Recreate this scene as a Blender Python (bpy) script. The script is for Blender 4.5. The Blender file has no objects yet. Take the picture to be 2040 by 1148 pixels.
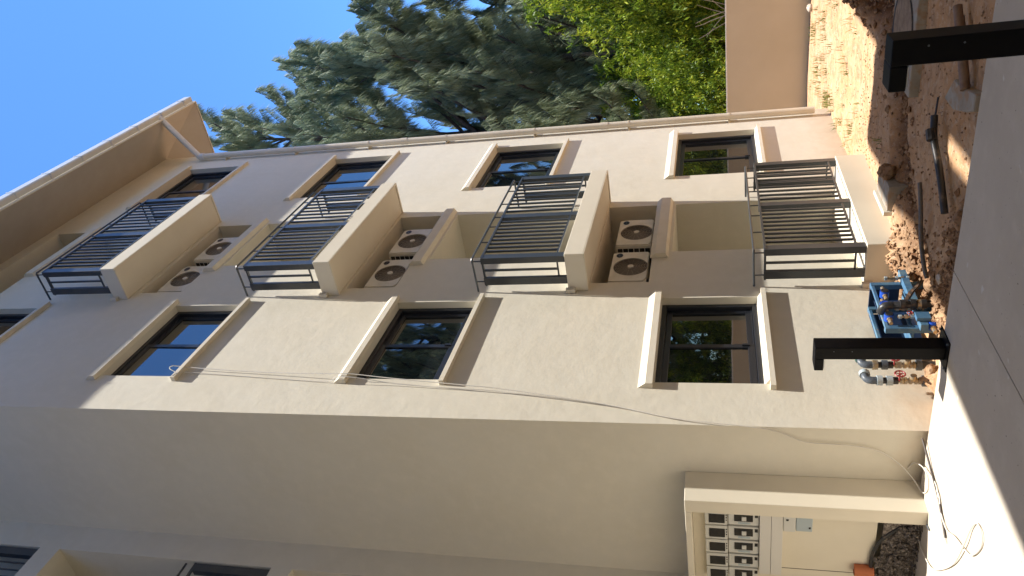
import bpy, math, random
import numpy as np
from mathutils import Vector, Matrix, noise
random.seed(7); RNG = np.random.RandomState(7)
S = bpy.context.scene
COL = S.collection
R = math.radians

# ------------------------------------------------------------------ camera
cam_d = bpy.data.cameras.new('camera'); cam = bpy.data.objects.new('camera', cam_d); COL.objects.link(cam)
S.camera = cam
YAW, PIT, ROL = -1.0328892, 0.267288, -0.020663
fw = Vector((-math.sin(YAW)*math.cos(PIT), math.cos(YAW)*math.cos(PIT), math.sin(PIT)))
rt = Vector((math.cos(YAW), math.sin(YAW), 0)); up = rt.cross(fw)
rt2 = rt*math.cos(ROL)+up*math.sin(ROL); up2 = -rt*math.sin(ROL)+up*math.cos(ROL)
# the photograph was taken with the phone on its side: world-up points to the left of the picture
M = Matrix((-up2, rt2, -fw)).transposed().to_4x4()
M.translation = Vector((-4.9071, -4.2711, 1.4906))
cam.matrix_world = M
cam_d.sensor_width = 36; cam_d.lens = 1513.2256/2040*36
cam_d.clip_start = .05; cam_d.clip_end = 2000

# ------------------------------------------------------------------ light
sun_from = Vector((.38, -1.0, 4.0)).normalized()
wd = bpy.data.worlds.new('World'); S.world = wd; wd.use_nodes = True
nt = wd.node_tree; bg = nt.nodes['Background']
sky = nt.nodes.new('ShaderNodeTexSky'); sky.sky_type = 'NISHITA'; sky.sun_disc = False
sky.sun_elevation = math.asin(sun_from.z)
sky.sun_rotation = math.atan2(sun_from.x, sun_from.y)
sky.air_density = 1.0; sky.dust_density = 0.0; sky.ozone_density = 7
tint = nt.nodes.new('ShaderNodeMix'); tint.data_type = 'RGBA'; tint.blend_type = 'MULTIPLY'; tint.inputs[0].default_value = 1
tint.inputs[7].default_value = (.53, .74, .92, 1)
nt.links.new(sky.outputs[0], tint.inputs[6]); nt.links.new(tint.outputs[2], bg.inputs[0]); bg.inputs[1].default_value = .13
sd = bpy.data.lights.new('sun', 'SUN'); sd.energy = 3.95; sd.angle = R(.5); sd.color = (1, .955, .88)
sun = bpy.data.objects.new('sun', sd); COL.objects.link(sun)
sun.rotation_euler = (-sun_from).to_track_quat('-Z', 'Y').to_euler()
S.view_settings.view_transform = 'Standard'; S.view_settings.look = 'None'
S.view_settings.gamma = 1; S.view_settings.use_curve_mapping = False
S.view_settings.exposure = 1.36
S.cycles.diffuse_bounces = 8; S.cycles.max_bounces = 12

# ------------------------------------------------------------------ helpers
class MB:
    """collects boxes, tubes and faces; build() links them as one mesh"""
    def __init__(s): s.v = []; s.f = []
    def poly(s, pts):
        n = len(s.v); s.v += [tuple(p) for p in pts]; s.f.append(tuple(range(n, n+len(pts)))); return s
    def box(s, x0, x1, y0, y1, z0, z1):
        n = len(s.v)
        s.v += [(x0,y0,z0),(x1,y0,z0),(x1,y1,z0),(x0,y1,z0),(x0,y0,z1),(x1,y0,z1),(x1,y1,z1),(x0,y1,z1)]
        s.f += [(n,n+3,n+2,n+1),(n+4,n+5,n+6,n+7),(n,n+1,n+5,n+4),(n+1,n+2,n+6,n+5),(n+2,n+3,n+7,n+6),(n+3,n,n+4,n+7)]
        return s
    def extr(s, prof, x0, x1):
        """profile [(y,z)] swept along X"""
        n = len(s.v); k = len(prof)
        s.v += [(x0,y,z) for y,z in prof]+[(x1,y,z) for y,z in prof]
        s.f.append(tuple(range(n+k-1, n-1, -1))); s.f.append(tuple(range(n+k, n+2*k)))
        for i in range(k):
            j = (i+1) % k; s.f.append((n+i, n+j, n+k+j, n+k+i))
        return s
    def prism(s, prof, z0, z1):
        n = len(s.v); k = len(prof)
        s.v += [(x,y,z0) for x,y in prof]+[(x,y,z1) for x,y in prof]
        s.f.append(tuple(range(n+k-1, n-1, -1))); s.f.append(tuple(range(n+k, n+2*k)))
        for i in range(k):
            j = (i+1) % k; s.f.append((n+i, n+j, n+k+j, n+k+i))
        return s
    def tube(s, pts, r, n=8, rs=None, cap=True):
        pts = [Vector(p) for p in pts]; base = len(s.v); ref = None
        for i, p in enumerate(pts):
            t = (pts[min(i+1, len(pts)-1)]-pts[max(i-1, 0)]).normalized()
            if ref is None: ref = t.orthogonal().normalized()
            ref = (ref-t*ref.dot(t)).normalized(); b = t.cross(ref)
            rr = rs[i] if rs else r
            for k in range(n):
                a = 2*math.pi*k/n; s.v.append(tuple(p+(ref*math.cos(a)+b*math.sin(a))*rr))
        for i in range(len(pts)-1):
            for k in range(n):
                a = base+i*n+k; b2 = base+i*n+(k+1) % n; s.f.append((a, b2, b2+n, a+n))
        if cap:
            s.f.append(tuple(base+k for k in range(n-1, -1, -1)))
            s.f.append(tuple(base+(len(pts)-1)*n+k for k in range(n)))
        return s
    def ring(s, c, R_, r, axis='Y', n=28, m=5):
        c = Vector(c); base = len(s.v)
        for i in range(n):
            a = 2*math.pi*i/n; d = (math.cos(a), math.sin(a))
            for k in range(m):
                b = 2*math.pi*k/m; q = R_+r*math.cos(b); h = r*math.sin(b)
                p = Vector((d[0]*q, h, d[1]*q)) if axis == 'Y' else (Vector((d[0]*q, d[1]*q, h)) if axis == 'Z' else Vector((h, d[0]*q, d[1]*q)))
                s.v.append(tuple(c+p))
        for i in range(n):
            for k in range(m):
                s.f.append((base+i*m+k, base+((i+1) % n)*m+k, base+((i+1) % n)*m+(k+1) % m, base+i*m+(k+1) % m))
        return s
    def build(s, name, m, parent=None, origin=(0,0,0), bevel=0, smooth=False, seg=2):
        me = bpy.data.meshes.new(name)
        ox, oy, oz = origin
        me.from_pydata([(x-ox, y-oy, z-oz) for x, y, z in s.v], [], s.f)
        if m: me.materials.append(m)
        o = bpy.data.objects.new(name, me); COL.objects.link(o)
        import bmesh
        b = bmesh.new(); b.from_mesh(me)
        bmesh.ops.recalc_face_normals(b, faces=b.faces)
        if bevel:
            es = [e for e in b.edges if e.is_manifold and e.calc_face_angle(0) > .6]
            bmesh.ops.bevel(b, geom=es, offset=bevel, segments=seg, affect='EDGES', profile=.6, clamp_overlap=True)
        b.to_mesh(me); b.free()
        if smooth:
            me.polygons.foreach_set('use_smooth', [True]*len(me.polygons))
            me.set_sharp_from_angle(angle=R(38))
        if parent: o.parent = parent
        else: o.location = origin
        return o
def smooth_path(pts, k=5):
    P = [Vector(p) for p in pts]; P = [P[0]*2-P[1]]+P+[P[-1]*2-P[-2]]; out = []
    for i in range(1, len(P)-2):
        for j in range(k):
            t = j/k
            out.append(.5*((2*P[i])+(P[i+1]-P[i-1])*t+(2*P[i-1]-5*P[i]+4*P[i+1]-P[i+2])*t*t+(3*P[i]-P[i-1]-3*P[i+1]+P[i+2])*t**3))
    out.append(P[-2]); return out
def tag(o, label=None, cat=None, group=None, kind=None):
    if label: o['label'] = label
    if cat: o['category'] = cat
    if group: o['group'] = group
    if kind: o['kind'] = kind
    return o
def thing(name, label, cat, loc=(0,0,0), group=None, rz=0):
    o = bpy.data.objects.new(name, None); COL.objects.link(o); o.location = loc; o.rotation_euler.z = rz
    o.empty_display_size = .1
    return tag(o, label, cat, group)
def copy_tree(o, parent=None):
    c = o.copy(); COL.objects.link(c)
    if parent: c.parent = parent
    for ch in list(o.children): copy_tree(ch, c)
    return c

# ------------------------------------------------------------------ materials
def mat(name, col, rough=.8, spec=.4, metal=0, bump=None, vary=None, nscale=6, extra=None, coat=0):
    """vary=(col2, scale, contrast) soft mottling; bump=[(scale, strength, dist)]"""
    m = bpy.data.materials.new(name); m.use_nodes = True; t = m.node_tree; n = t.nodes; l = t.links
    p = n['Principled BSDF']; p.inputs['Base Color'].default_value = (*col, 1); p.inputs['Roughness'].default_value = rough
    p.inputs['Metallic'].default_value = metal; p.inputs['Specular IOR Level'].default_value = spec
    if coat: p.inputs['Coat Weight'].default_value = coat
    geo = n.new('ShaderNodeNewGeometry'); out = None
    def nz(scale, det=5, rgh=.6):
        x = n.new('ShaderNodeTexNoise'); x.inputs['Scale'].default_value = scale; x.inputs['Detail'].default_value = det
        x.inputs['Roughness'].default_value = rgh; l.new(geo.outputs['Position'], x.inputs['Vector']); return x
    cur = None
    def mix(fac, a, b):
        x = n.new('ShaderNodeMix'); x.data_type = 'RGBA'
        if isinstance(fac, float): x.inputs[0].default_value = fac
        else: l.new(fac, x.inputs[0])
        for s_, v in ((6, a), (7, b)):
            if isinstance(v, tuple): x.inputs[s_].default_value = (*v, 1)
            else: l.new(v, x.inputs[s_])
        return x.outputs[2]
    def ramp(src, lo, hi):
        x = n.new('ShaderNodeMapRange'); x.inputs[1].default_value = lo; x.inputs[2].default_value = hi; l.new(src, x.inputs[0]); return x.outputs[0]
    cur = col
    for v in (vary or []):
        c2, sc, lo, hi = v
        cur = mix(ramp(nz(sc).outputs[0], lo, hi), cur, c2)
    if extra: cur = extra(t, geo, nz, mix, ramp, cur)
    if not isinstance(cur, tuple): l.new(cur, p.inputs['Base Color'])
    prev = None
    for sc, st, di in (bump or []):
        x = nz(sc, 4); b = n.new('ShaderNodeBump'); b.inputs['Strength'].default_value = st; b.inputs['Distance'].default_value = di
        l.new(x.outputs[0], b.inputs['Height'])
        if prev: l.new(prev, b.inputs['Normal'])
        prev = b.outputs[0]
    if prev: l.new(prev, p.inputs['Normal'])
    return m
def sepz(t, geo):
    s = t.nodes.new('ShaderNodeSeparateXYZ'); t.links.new(geo.outputs['Position'], s.inputs[0]); return s
def math_(t, op, a, b=None):
    x = t.nodes.new('ShaderNodeMath'); x.operation = op
    for i, v in enumerate((a, b)):
        if v is None: continue
        if isinstance(v, (int, float)): x.inputs[i].default_value = v
        else: t.links.new(v, x.inputs[i])
    return x.outputs[0]
def stucco_extra(t, geo, nz, mix, ramp, cur):
    s = sepz(t, geo)
    # reddish soil splash on the lowest half metre
    h = math_(t, 'ADD', s.outputs[2], math_(t, 'MULTIPLY', nz(5).outputs[0], -.55))
    f = ramp(h, -.05, -.55)
    return mix(math_(t, 'MULTIPLY', f, .42), cur, (.46, .27, .12))
STUCCO = mat('cream_stucco', (.655, .62, .525), .88, .25, bump=[(2.6, .24, .03), (9, .17, .007), (70, .16, .002)],
             vary=[((.635, .59, .48), 1.3, .35, .75), ((.685, .64, .535), 7, .45, .8)], extra=stucco_extra)
SMOOTHC = mat('painted_plaster', (.68, .63, .52), .85, .25, bump=[(14, .12, .003), (90, .15, .0015)],
              vary=[((.645, .595, .485), 2.5, .35, .75)])
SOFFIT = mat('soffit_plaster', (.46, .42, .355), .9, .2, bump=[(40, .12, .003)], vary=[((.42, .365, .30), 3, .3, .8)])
TRIM = mat('window_trim_paint', (.68, .63, .52), .75, .3, bump=[(30, .15, .002)], vary=[((.60, .53, .41), 6, .45, .9)])
WHITE = mat('white_gutter_paint', (.64, .635, .61), .45, .5, vary=[((.55, .54, .505), 4, .4, .8)])
PIPEC = mat('cream_pipe_plastic', (.66, .60, .48), .42, .5, vary=[((.60, .54, .43), 5, .4, .8)])
BLACKM = mat('black_window_aluminium', (.017, .020, .027), .33, .5, bump=[(60, .04, .001)])
RAILM = mat('charcoal_rail_paint', (.046, .052, .058), .33, .6, vary=[((.058, .064, .07), 9, .4, .8)], bump=[(80, .06, .001)])
BOLL = mat('black_bollard_powder_coat', (.004, .004, .005), .5, .12, bump=[(150, .08, .001)], vary=[((.008, .008, .008), 14, .6, .9)])
CHAR = mat('dark_void', (.02, .019, .018), .9)
LENSW = mat('lamp_diffuser', (.55, .56, .55), .5)
def glass_mat():
    m = bpy.data.materials.new('tinted_window_glass'); m.use_nodes = True; t = m.node_tree; p = t.nodes['Principled BSDF']
    p.inputs['Base Color'].default_value = (.010, .012, .013, 1); p.inputs['Roughness'].default_value = .012
    p.inputs['IOR'].default_value = 2.35; p.inputs['Specular IOR Level'].default_value = .5
    g = t.nodes.new('ShaderNodeNewGeometry'); x = t.nodes.new('ShaderNodeTexNoise'); x.inputs['Scale'].default_value = 1.6
    x.inputs['Detail'].default_value = 1
    b = t.nodes.new('ShaderNodeBump'); b.inputs['Strength'].default_value = .12; b.inputs['Distance'].default_value = .01
    t.links.new(g.outputs['Position'], x.inputs['Vector']); t.links.new(x.outputs[0], b.inputs['Height']); t.links.new(b.outputs[0], p.inputs['Normal'])
    return m
GLASS = glass_mat()
ACW = mat('beige_ac_casing', (.68, .645, .565), .45, .45, vary=[((.55, .51, .43), 8, .45, .8)])
ACD = mat('ac_fan_recess', (.05, .042, .036), .7)
ACG = mat('ac_guard_wire', (.36, .31, .25), .5)
BADGE = mat('ac_badge_blue', (.006, .010, .035), .4)
INK = mat('light_lettering', (.30, .31, .35), .5)
def conc_extra(t, geo, nz, mix, ramp, cur):
    a = mix(ramp(nz(9, 2, .4).outputs[0], .71, .76), cur, (.60, .585, .55))      # splashed paint
    return mix(ramp(nz(38, 2, .5).outputs[0], .70, .78), a, (.14, .12, .10))      # grit and pocks
CONC = mat('pavement_concrete', (.52, .465, .39), .8, .3, bump=[(4, .15, .01), (60, .35, .003), (220, .3, .001)],
           vary=[((.45, .395, .325), 1.1, .35, .7), ((.56, .505, .43), 5, .5, .8)], extra=conc_extra)
CONC2 = mat('cover_concrete', (.36, .33, .28), .85, .3, bump=[(40, .4, .004), (160, .3, .002)], vary=[((.26, .225, .18), 5, .4, .7), ((.33, .22, .14), 9, .5, .62)])
def dirt_extra(t, geo, nz, mix, ramp, cur):
    at = t.nodes.new('ShaderNodeAttribute'); at.attribute_name = 'moist'
    w = mix(at.outputs['Fac'], cur, (.13, .062, .03))
    w = mix(math_(t, 'MULTIPLY', ramp(nz(23, 3).outputs[0], .60, .68), at.outputs['Fac']), w, (.36, .21, .115))
    w = mix(ramp(nz(48, 3, .5).outputs[0], .69, .73), w, (.10, .055, .035))
    return mix(ramp(nz(85, 2, .5).outputs[0], .68, .72), w, (.56, .46, .37))
DIRT = mat('orange_clay_soil', (.47, .272, .138), .95, .15, bump=[(9, .4, .02), (34, .6, .012), (130, .6, .004)],
           vary=[((.50, .335, .205), 2.2, .4, .65), ((.34, .20, .11), 6, .48, .66), ((.50, .37, .26), 16, .52, .7)], extra=dirt_extra)
CLOD = mat('clay_clod', (.27, .155, .085), .95, .15, bump=[(40, .8, .01), (140, .6, .004)], vary=[((.40, .27, .165), 14, .4, .65), ((.13, .07, .04), 22, .5, .65)])
STONE = mat('pale_stone', (.52, .46, .39), .9, .2, bump=[(40, .6, .006)], vary=[((.38, .30, .22), 18, .45, .65)])
GRAVEL = mat('grey_gravel', (.23, .20, .18), .9, .2, bump=[(90, 1, .006)], vary=[((.10, .085, .075), 60, .42, .55), ((.40, .36, .32), 45, .58, .66)])
BLUE = mat('chipped_blue_paint', (.055, .14, .25), .5, .4, bump=[(40, .3, .003)], vary=[((.11, .21, .29), 9, .45, .62), ((.24, .20, .15), 20, .62, .68)])
BLUEP = mat('blue_plastic', (.012, .07, .42), .35, .5)
BRASS = mat('dull_brass', (.42, .31, .17), .38, .5, metal=.6, vary=[((.34, .31, .27), 30, .45, .6)])
GREYP = mat('grey_plastic_fitting', (.075, .09, .11), .45, .45)
PALEP = mat('pale_plastic_nut', (.36, .42, .45), .5, .4)
GREENP = mat('teal_plastic_nut', (.10, .30, .24), .5, .4)
BLKP = mat('black_polythene_pipe', (.022, .022, .024), .42, .5, vary=[((.16, .11, .075), 14, .55, .8)])
REDV = mat('red_valve_wheel', (.24, .03, .03), .45)
CABLE = mat('white_cable_sheath', (.62, .59, .53), .5)
ROD = mat('dark_metal_rod', (.05, .035, .028), .6)
WOOD = mat('weathered_brown_pipe', (.20, .125, .085), .6, .4, vary=[((.28, .19, .13), 12, .4, .7)], bump=[(60, .3, .003)])
STEELH = mat('shovel_handle_steel', (.14, .13, .12), .45, .5, metal=.3, vary=[((.25, .17, .11), 22, .5, .7)])
BLADE = mat('rusty_blade', (.04, .028, .022), .6, .4, metal=.3, vary=[((.16, .09, .05), 16, .45, .7)])
METERC = mat('meter_case_grey', (.55, .55, .52), .4, .5)
METERD = mat('meter_window_black', (.012, .012, .013), .15, .6)
PANELW = mat('cover_panel_offwhite', (.60, .585, .545), .5, .4)
TERRA = mat('terracotta_duct', (.42, .13, .055), .7)
BARK = mat('casuarina_bark', (.055, .046, .038), .95, .15, bump=[(30, .8, .01)], vary=[((.10, .088, .075), 8, .45, .7)])
TWIG = mat('pale_dry_twig', (.33, .27, .22), .9)
FARW = mat('boundary_wall_render', (.53, .485, .385), .88, .2, bump=[(3, .2, .01), (60, .2, .002)], vary=[((.485, .44, .34), 1.2, .35, .75)])
def leaf_mat(name, a, b, c, rough=.6, trans=.35):
    m = bpy.data.materials.new(name); m.use_nodes = True; t = m.node_tree; n = t.nodes; l = t.links
    p = n['Principled BSDF']; p.inputs['Roughness'].default_value = rough; p.inputs['Specular IOR Level'].default_value = .3
    at = n.new('ShaderNodeAttribute'); at.attribute_name = 'tone'
    r = n.new('ShaderNodeValToRGB'); r.color_ramp.elements[0].color = (*a, 1); r.color_ramp.elements[1].color = (*c, 1)
    e = r.color_ramp.elements.new(.5); e.color = (*b, 1); l.new(at.outputs['Fac'], r.inputs[0]); l.new(r.outputs[0], p.inputs['Base Color'])
    tr = n.new('ShaderNodeBsdfTranslucent'); l.new(r.outputs[0], tr.inputs[0]); mx = n.new('ShaderNodeMixShader'); mx.inputs[0].default_value = trans
    l.new(p.outputs[0], mx.inputs[1]); l.new(tr.outputs[0], mx.inputs[2]); l.new(mx.outputs[0], n['Material Output'].inputs[0])
    return m
NEEDLE = leaf_mat('casuarina_needles', (.085, .125, .06), (.27, .32, .18), (.50, .54, .35), .5, .42)
LEAF = leaf_mat('bright_hedge_leaves', (.03, .075, .010), (.19, .29, .022), (.50, .54, .05), .5, .4)
GRASS = leaf_mat('weed_blades', (.10, .14, .03), (.17, .21, .05), (.30, .28, .10), .6, .3)

# ------------------------------------------------------------------ setting: ground, soil, pavement
def grid_axis(segs):
    out = []
    for a, b, st in segs:
        k = max(1, round((b-a)/st)); out += [a+(b-a)*i/k for i in range(k)]
    out.append(segs[-1][1]); return out
def sm(t): t = max(0., min(1., t)); return t*t*(3-2*t)
def seg_d(x, y, pl):
    best = 9
    for (ax, ay), (bx, by) in zip(pl, pl[1:]):
        dx, dy = bx-ax, by-ay; t = max(0, min(1, ((x-ax)*dx+(y-ay)*dy)/(dx*dx+dy*dy)))
        best = min(best, math.hypot(x-ax-dx*t, y-ay-dy*t))
    return best
TRENCH = [(4.4, -2.6), (2.75, -1.75), (2.35, -1.1), (1.7, -.72), (1.25, -.62)]
TR2 = [(1.25, -.62), (.75, -.75), (.35, -1.0), (.5, -1.5)]
def dirt_h(x, y):
    z = -.175-.012*max(0, x-1)
    z += .10*sm(1-(x+.05)/.5)*sm((-.35-y)/.4+.2)       # banked up against the pavement edge
    z -= .05*sm(1-abs(x-1.0)/.7)*sm((y+.9)/.6)
    if x > 5: z += .03*sm((x-5)/2)
    V = Vector((x, y, 0))
    z += .03*(noise.noise(V*1.3))+.010*noise.noise(V*4.1)
    d = seg_d(x, y, TRENCH)+.12*noise.noise(V*3); w = sm(1-(d-.15)/.26)
    d2 = seg_d(x, y, TR2)+.10*noise.noise(V*4); w2 = .55*sm(1-(d2-.06)/.2)
    ww = max(w, w2)
    z -= .11*w+.03*w2
    z += .035*sm(1-abs(d-.42)/.16)                        # spoil lip
    lump = noise.fractal(V*11, .9, 2.1, 4)
    z += lump*(.004+.036*ww)
    z += .008*abs(noise.noise(V*28))
    dm = math.hypot((x-4.85)/.95, (y+2.45)/.55); m = sm(1.15-dm)
    z += m*(.27+.10*lump)
    dr = math.hypot((x-.42)/.16, (y+.16)/.13); z += .12*sm(1.1-dr)*(1+.5*lump)
    dr = math.hypot((x-1.85)/.5, (y+.42)/.2); z += .07*sm(1.2-dr)*(1+.8*lump)
    return z, min(1, ww+m)
def build_dirt():
    xs = grid_axis([(-.06, 3.2, .022), (3.2, 6.5, .05), (6.5, 14, .22)])
    ys = grid_axis([(-12, -4, .4), (-4, -2.8, .07), (-2.8, .02, .022), (.02, 10, .4)])
    nx, ny = len(xs), len(ys); v = []; mo = []
    for x in xs:
        for y in ys:
            z, w = dirt_h(x, y); v.append((x, y, z)); mo.append(w)
    f = [(i*ny+j, (i+1)*ny+j, (i+1)*ny+j+1, i*ny+j+1) for i in range(nx-1) for j in range(ny-1)]
    me = bpy.data.meshes.new('soil'); me.from_pydata(v, [], f); me.materials.append(DIRT)
    a = me.attributes.new('moist', 'FLOAT', 'POINT'); a.data.foreach_set('value', mo)
    me.polygons.foreach_set('use_smooth', [True]*len(f))
    o = bpy.data.objects.new('soil', me); COL.objects.link(o); tag(o, kind='structure')
build_dirt()
b = MB(); b.poly([(-600,-600,-.75),(600,-600,-.75),(600,600,-.75),(-600,600,-.75)]); tag(b.build('ground', DIRT), kind='structure')

pav = thing('pavement', None, None); del_keys = None
tag(pav, kind='structure')
base = MB().box(-40, -.075, -9, 14, -.4, -.028).build('bedding', CONC2, pav)
PY = [-8.9, -4.44, -1.44, 1.56, 4.56, 13.9]; PX = [-24, -13.0, -9.0, -4.6, -.055]
for i in range(len(PX)-1):
    for j in range(len(PY)-1):
        MB().box(PX[i]+.004, PX[i+1]-.004, PY[j]+.004, PY[j+1]-.004, -.027, 0).build('concrete_panel', CONC, pav, bevel=.003, seg=1)

# ------------------------------------------------------------------ the apartment building
FL = [0, 3.0, 6.0216, 9.077]; TOPZ = 12.19; WB = 7.60
bld = thing('apartment_building', 'cream four-storey apartment building with black windows, railed balconies and overhanging roof', 'building')
A0, A1, B0, B1 = .5555, 1.98, 5.212, 6.885
WH, AS, BS = 2.081, 1.129, .930
holes = []
for F in FL:
    holes.append((A0, A1, F+AS, F+WH, .19)); holes.append((B0, B1, F+BS, F+WH, .19))
    holes.append((3.0, 4.28, F+.104, F+2.02, .95))
    holes.append((2.32, 4.28, F+2.24, F+2.883, .95))
def wall_mesh(x0, x1, z0, z1, holes, y, mb, sgn=1, flip=None):
    """front skin at Y=y with real openings and their reveals, going back in +Y"""
    xs = sorted({x0, x1}|{h[0] for h in holes}|{h[1] for h in holes}); zs = sorted({z0, z1}|{h[2] for h in holes}|{h[3] for h in holes})
    for i in range(len(xs)-1):
        for j in range(len(zs)-1):
            cx, cz = (xs[i]+xs[i+1])/2, (zs[j]+zs[j+1])/2
            if any(h[0] < cx < h[1] and h[2] < cz < h[3] for h in holes): continue
            mb.poly([(xs[i],y,zs[j]),(xs[i+1],y,zs[j]),(xs[i+1],y,zs[j+1]),(xs[i],y,zs[j+1])])
    for a, c, e, g, d in holes:
        mb.poly([(a,y,e),(a,y+d,e),(a,y+d,g),(a,y,g)]); mb.poly([(c,y,e),(c,y,g),(c,y+d,g),(c,y+d,e)])
        mb.poly([(a,y,e),(c,y,e),(c,y+d,e),(a,y+d,e)]); mb.poly([(a,y,g),(a,y+d,g),(c,y+d,g),(c,y,g)])
        mb.poly([(a,y+d,e),(c,y+d,e),(c,y+d,g),(a,y+d,g)])
w = MB(); wall_mesh(0, WB, -.8, TOPZ+.6, holes, 0, w)
WY = 1.84                                                   # the second wing steps back to here
w.poly([(0,0,-.8),(0,0,TOPZ+.6),(0,WY,TOPZ+.6),(0,WY,-.8)])
w.poly([(WB,0,-.8),(WB,11,-.8),(WB,11,TOPZ+.6),(WB,0,TOPZ+.6)])
w.poly([(-16,11,-.8),(-16,11,TOPZ+.6),(WB,11,TOPZ+.6),(WB,11,-.8)])
wh = []
for F in FL[:1]+FL[1:]:
    wh.append((-2.35, -.33, F+.104, F+2.883, .95))
wh = wh[1:]
for F in FL[1:]: wh.append((-4.4, -3.0, F+AS, F+WH, .19))
wall_mesh(-16, 0, -.8, TOPZ+.6, wh, WY, w)
w.poly([(-16,WY,-.8),(-16,WY,TOPZ+.6),(-16,11,TOPZ+.6),(-16,11,-.8)])
wall = w.build('wall', STUCCO, bld)

# roof: hipped, raked soffit, fascia
EX, EY, EZ = 8.47, -.85, 11.74
def roof():
    x0 = -16.9; yb = 11.85
    in_z = 12.19; t = .05
    s = MB()   # soffit planes (raked down towards the eave)
    s.poly([(0,0,in_z),(WB,0,in_z),(EX,EY,EZ),(-.86,EY,EZ)])
    s.poly([(WB,0,in_z),(WB,11,in_z),(EX,yb,EZ),(EX,EY,EZ)])
    s.poly([(0,0,in_z),(-.86,EY,EZ),(-.86,WY+EY,EZ),(0,WY,in_z)])
    s.poly([(0,WY,in_z),(-.86,WY+EY,EZ),(x0,WY+EY,EZ),(x0,WY,in_z)])
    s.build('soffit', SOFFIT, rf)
    s = MB()
    s.box(-.88, EX+.02, EY-.022, EY-.001, EZ-.025, EZ+.17); s.box(EX+.001, EX+.022, EY-.001, yb, EZ-.025, EZ+.19)
    s.box(-.882, -.861, EY-.001, WY+EY, EZ-.025, EZ+.17); s.box(x0, -.883, WY+EY-.022, WY+EY-.001, EZ-.025, EZ+.17)
    s.build('fascia', SMOOTHC, rf)
rf = MB(); zt = EZ+.20
ov = .03
rf.poly([(-.9,EY-ov,zt),(EX+ov,EY-ov,zt),(EX-4.6,EY+4.8,zt+2.5),(3.6,EY+4.8,zt+2.5)])
rf.poly([(EX+ov,EY-ov,zt),(EX+ov,11.9,zt),(EX-4.6,7,zt+2.5),(EX-4.6,EY+4.8,zt+2.5)])
rf.poly([(-17,WY+EY-ov,zt),(-.9,WY+EY-ov,zt),(3.6,EY+4.8,zt+2.5),(-12,EY+4.8,zt+2.5)])
rf.poly([(-.9,EY-ov,zt),(3.6,EY+4.8,zt+2.5),(-.9,WY+EY-ov,zt)])
rf.poly([(-17,WY+EY,zt),(-12,4,zt+2.5),(-12,7,zt+2.5),(-17,11.9,zt)])
rf.poly([(-17,11.9,zt),(-12,7,zt+2.5),(EX-4.6,7,zt+2.5),(EX+ov,11.9,zt)])
rf.poly([(-12,4,zt+2.5),(3.9,4,zt+2.5),(3.9,7,zt+2.5),(-12,7,zt+2.5)])
rf = rf.build('roof', mat('roof_sheet', (.36, .33, .30), .5), bld)
roof()
g = MB(); gx0, gx1 = -.86, EX-.01
prof = [(EY-.026,EZ+.035),(EY-.105,EZ+.035),(EY-.125,EZ+.055),(EY-.125,EZ+.185),(EY-.118,EZ+.193),(EY-.112,EZ+.185),(EY-.112,EZ+.06),(EY-.10,EZ+.048),(EY-.026,EZ+.048)]
g.extr(prof, gx0, gx1)
g.box(gx1, gx1+.006, EY-.125, EY-.026, EZ+.035, EZ+.19)
gut = g.build('gutter', WHITE, bld)
for k in range(13):
    x = EX-.28-k*.74
    MB().box(x-.012, x+.012, EY-.131, EY-.1255, EZ+.03, EZ+.2).box(x-.012, x+.012, EY-.1255, EY-.024, EZ+.016, EZ+.034).build('gutter_bracket', WHITE, gut)
# downpipe on the right corner
px, py = 7.33, -.085
dp = MB().tube([(px,py,.02),(px,py,11.12)], .054, 16).build('downpipe', PIPEC, bld, smooth=True)
MB().tube(smooth_path([(px,py,11.09),(px,py,11.16),(px+.005,py-.03,11.22),(px+.06,-.80,11.73),(px+.065,-.885,11.79),(px+.065,-.905,11.84)], 4), .056, 14).build('offset_pipe', WHITE, dp, smooth=True)
for z in (11.12,): MB().tube([(px,py,z-.04),(px,py,z+.045)], .064, 16).build('elbow_collar', WHITE, dp, smooth=True)
for k, z in enumerate((1.3, 2.9, 4.5, 6.1, 7.6, 9.1, 10.6)):
    MB().tube([(px,py,z-.012),(px,py,z+.012)], .059, 14).box(px-.075, px+.075, -.03, .0, z-.012, z+.012).build('pipe_clip', PIPEC, dp, smooth=True)
for z in (3.3, 6.9): MB().tube([(px,py,z-.06),(px,py,z+.06)], .060, 16).build('pipe_socket', PIPEC, dp, smooth=True)

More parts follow.
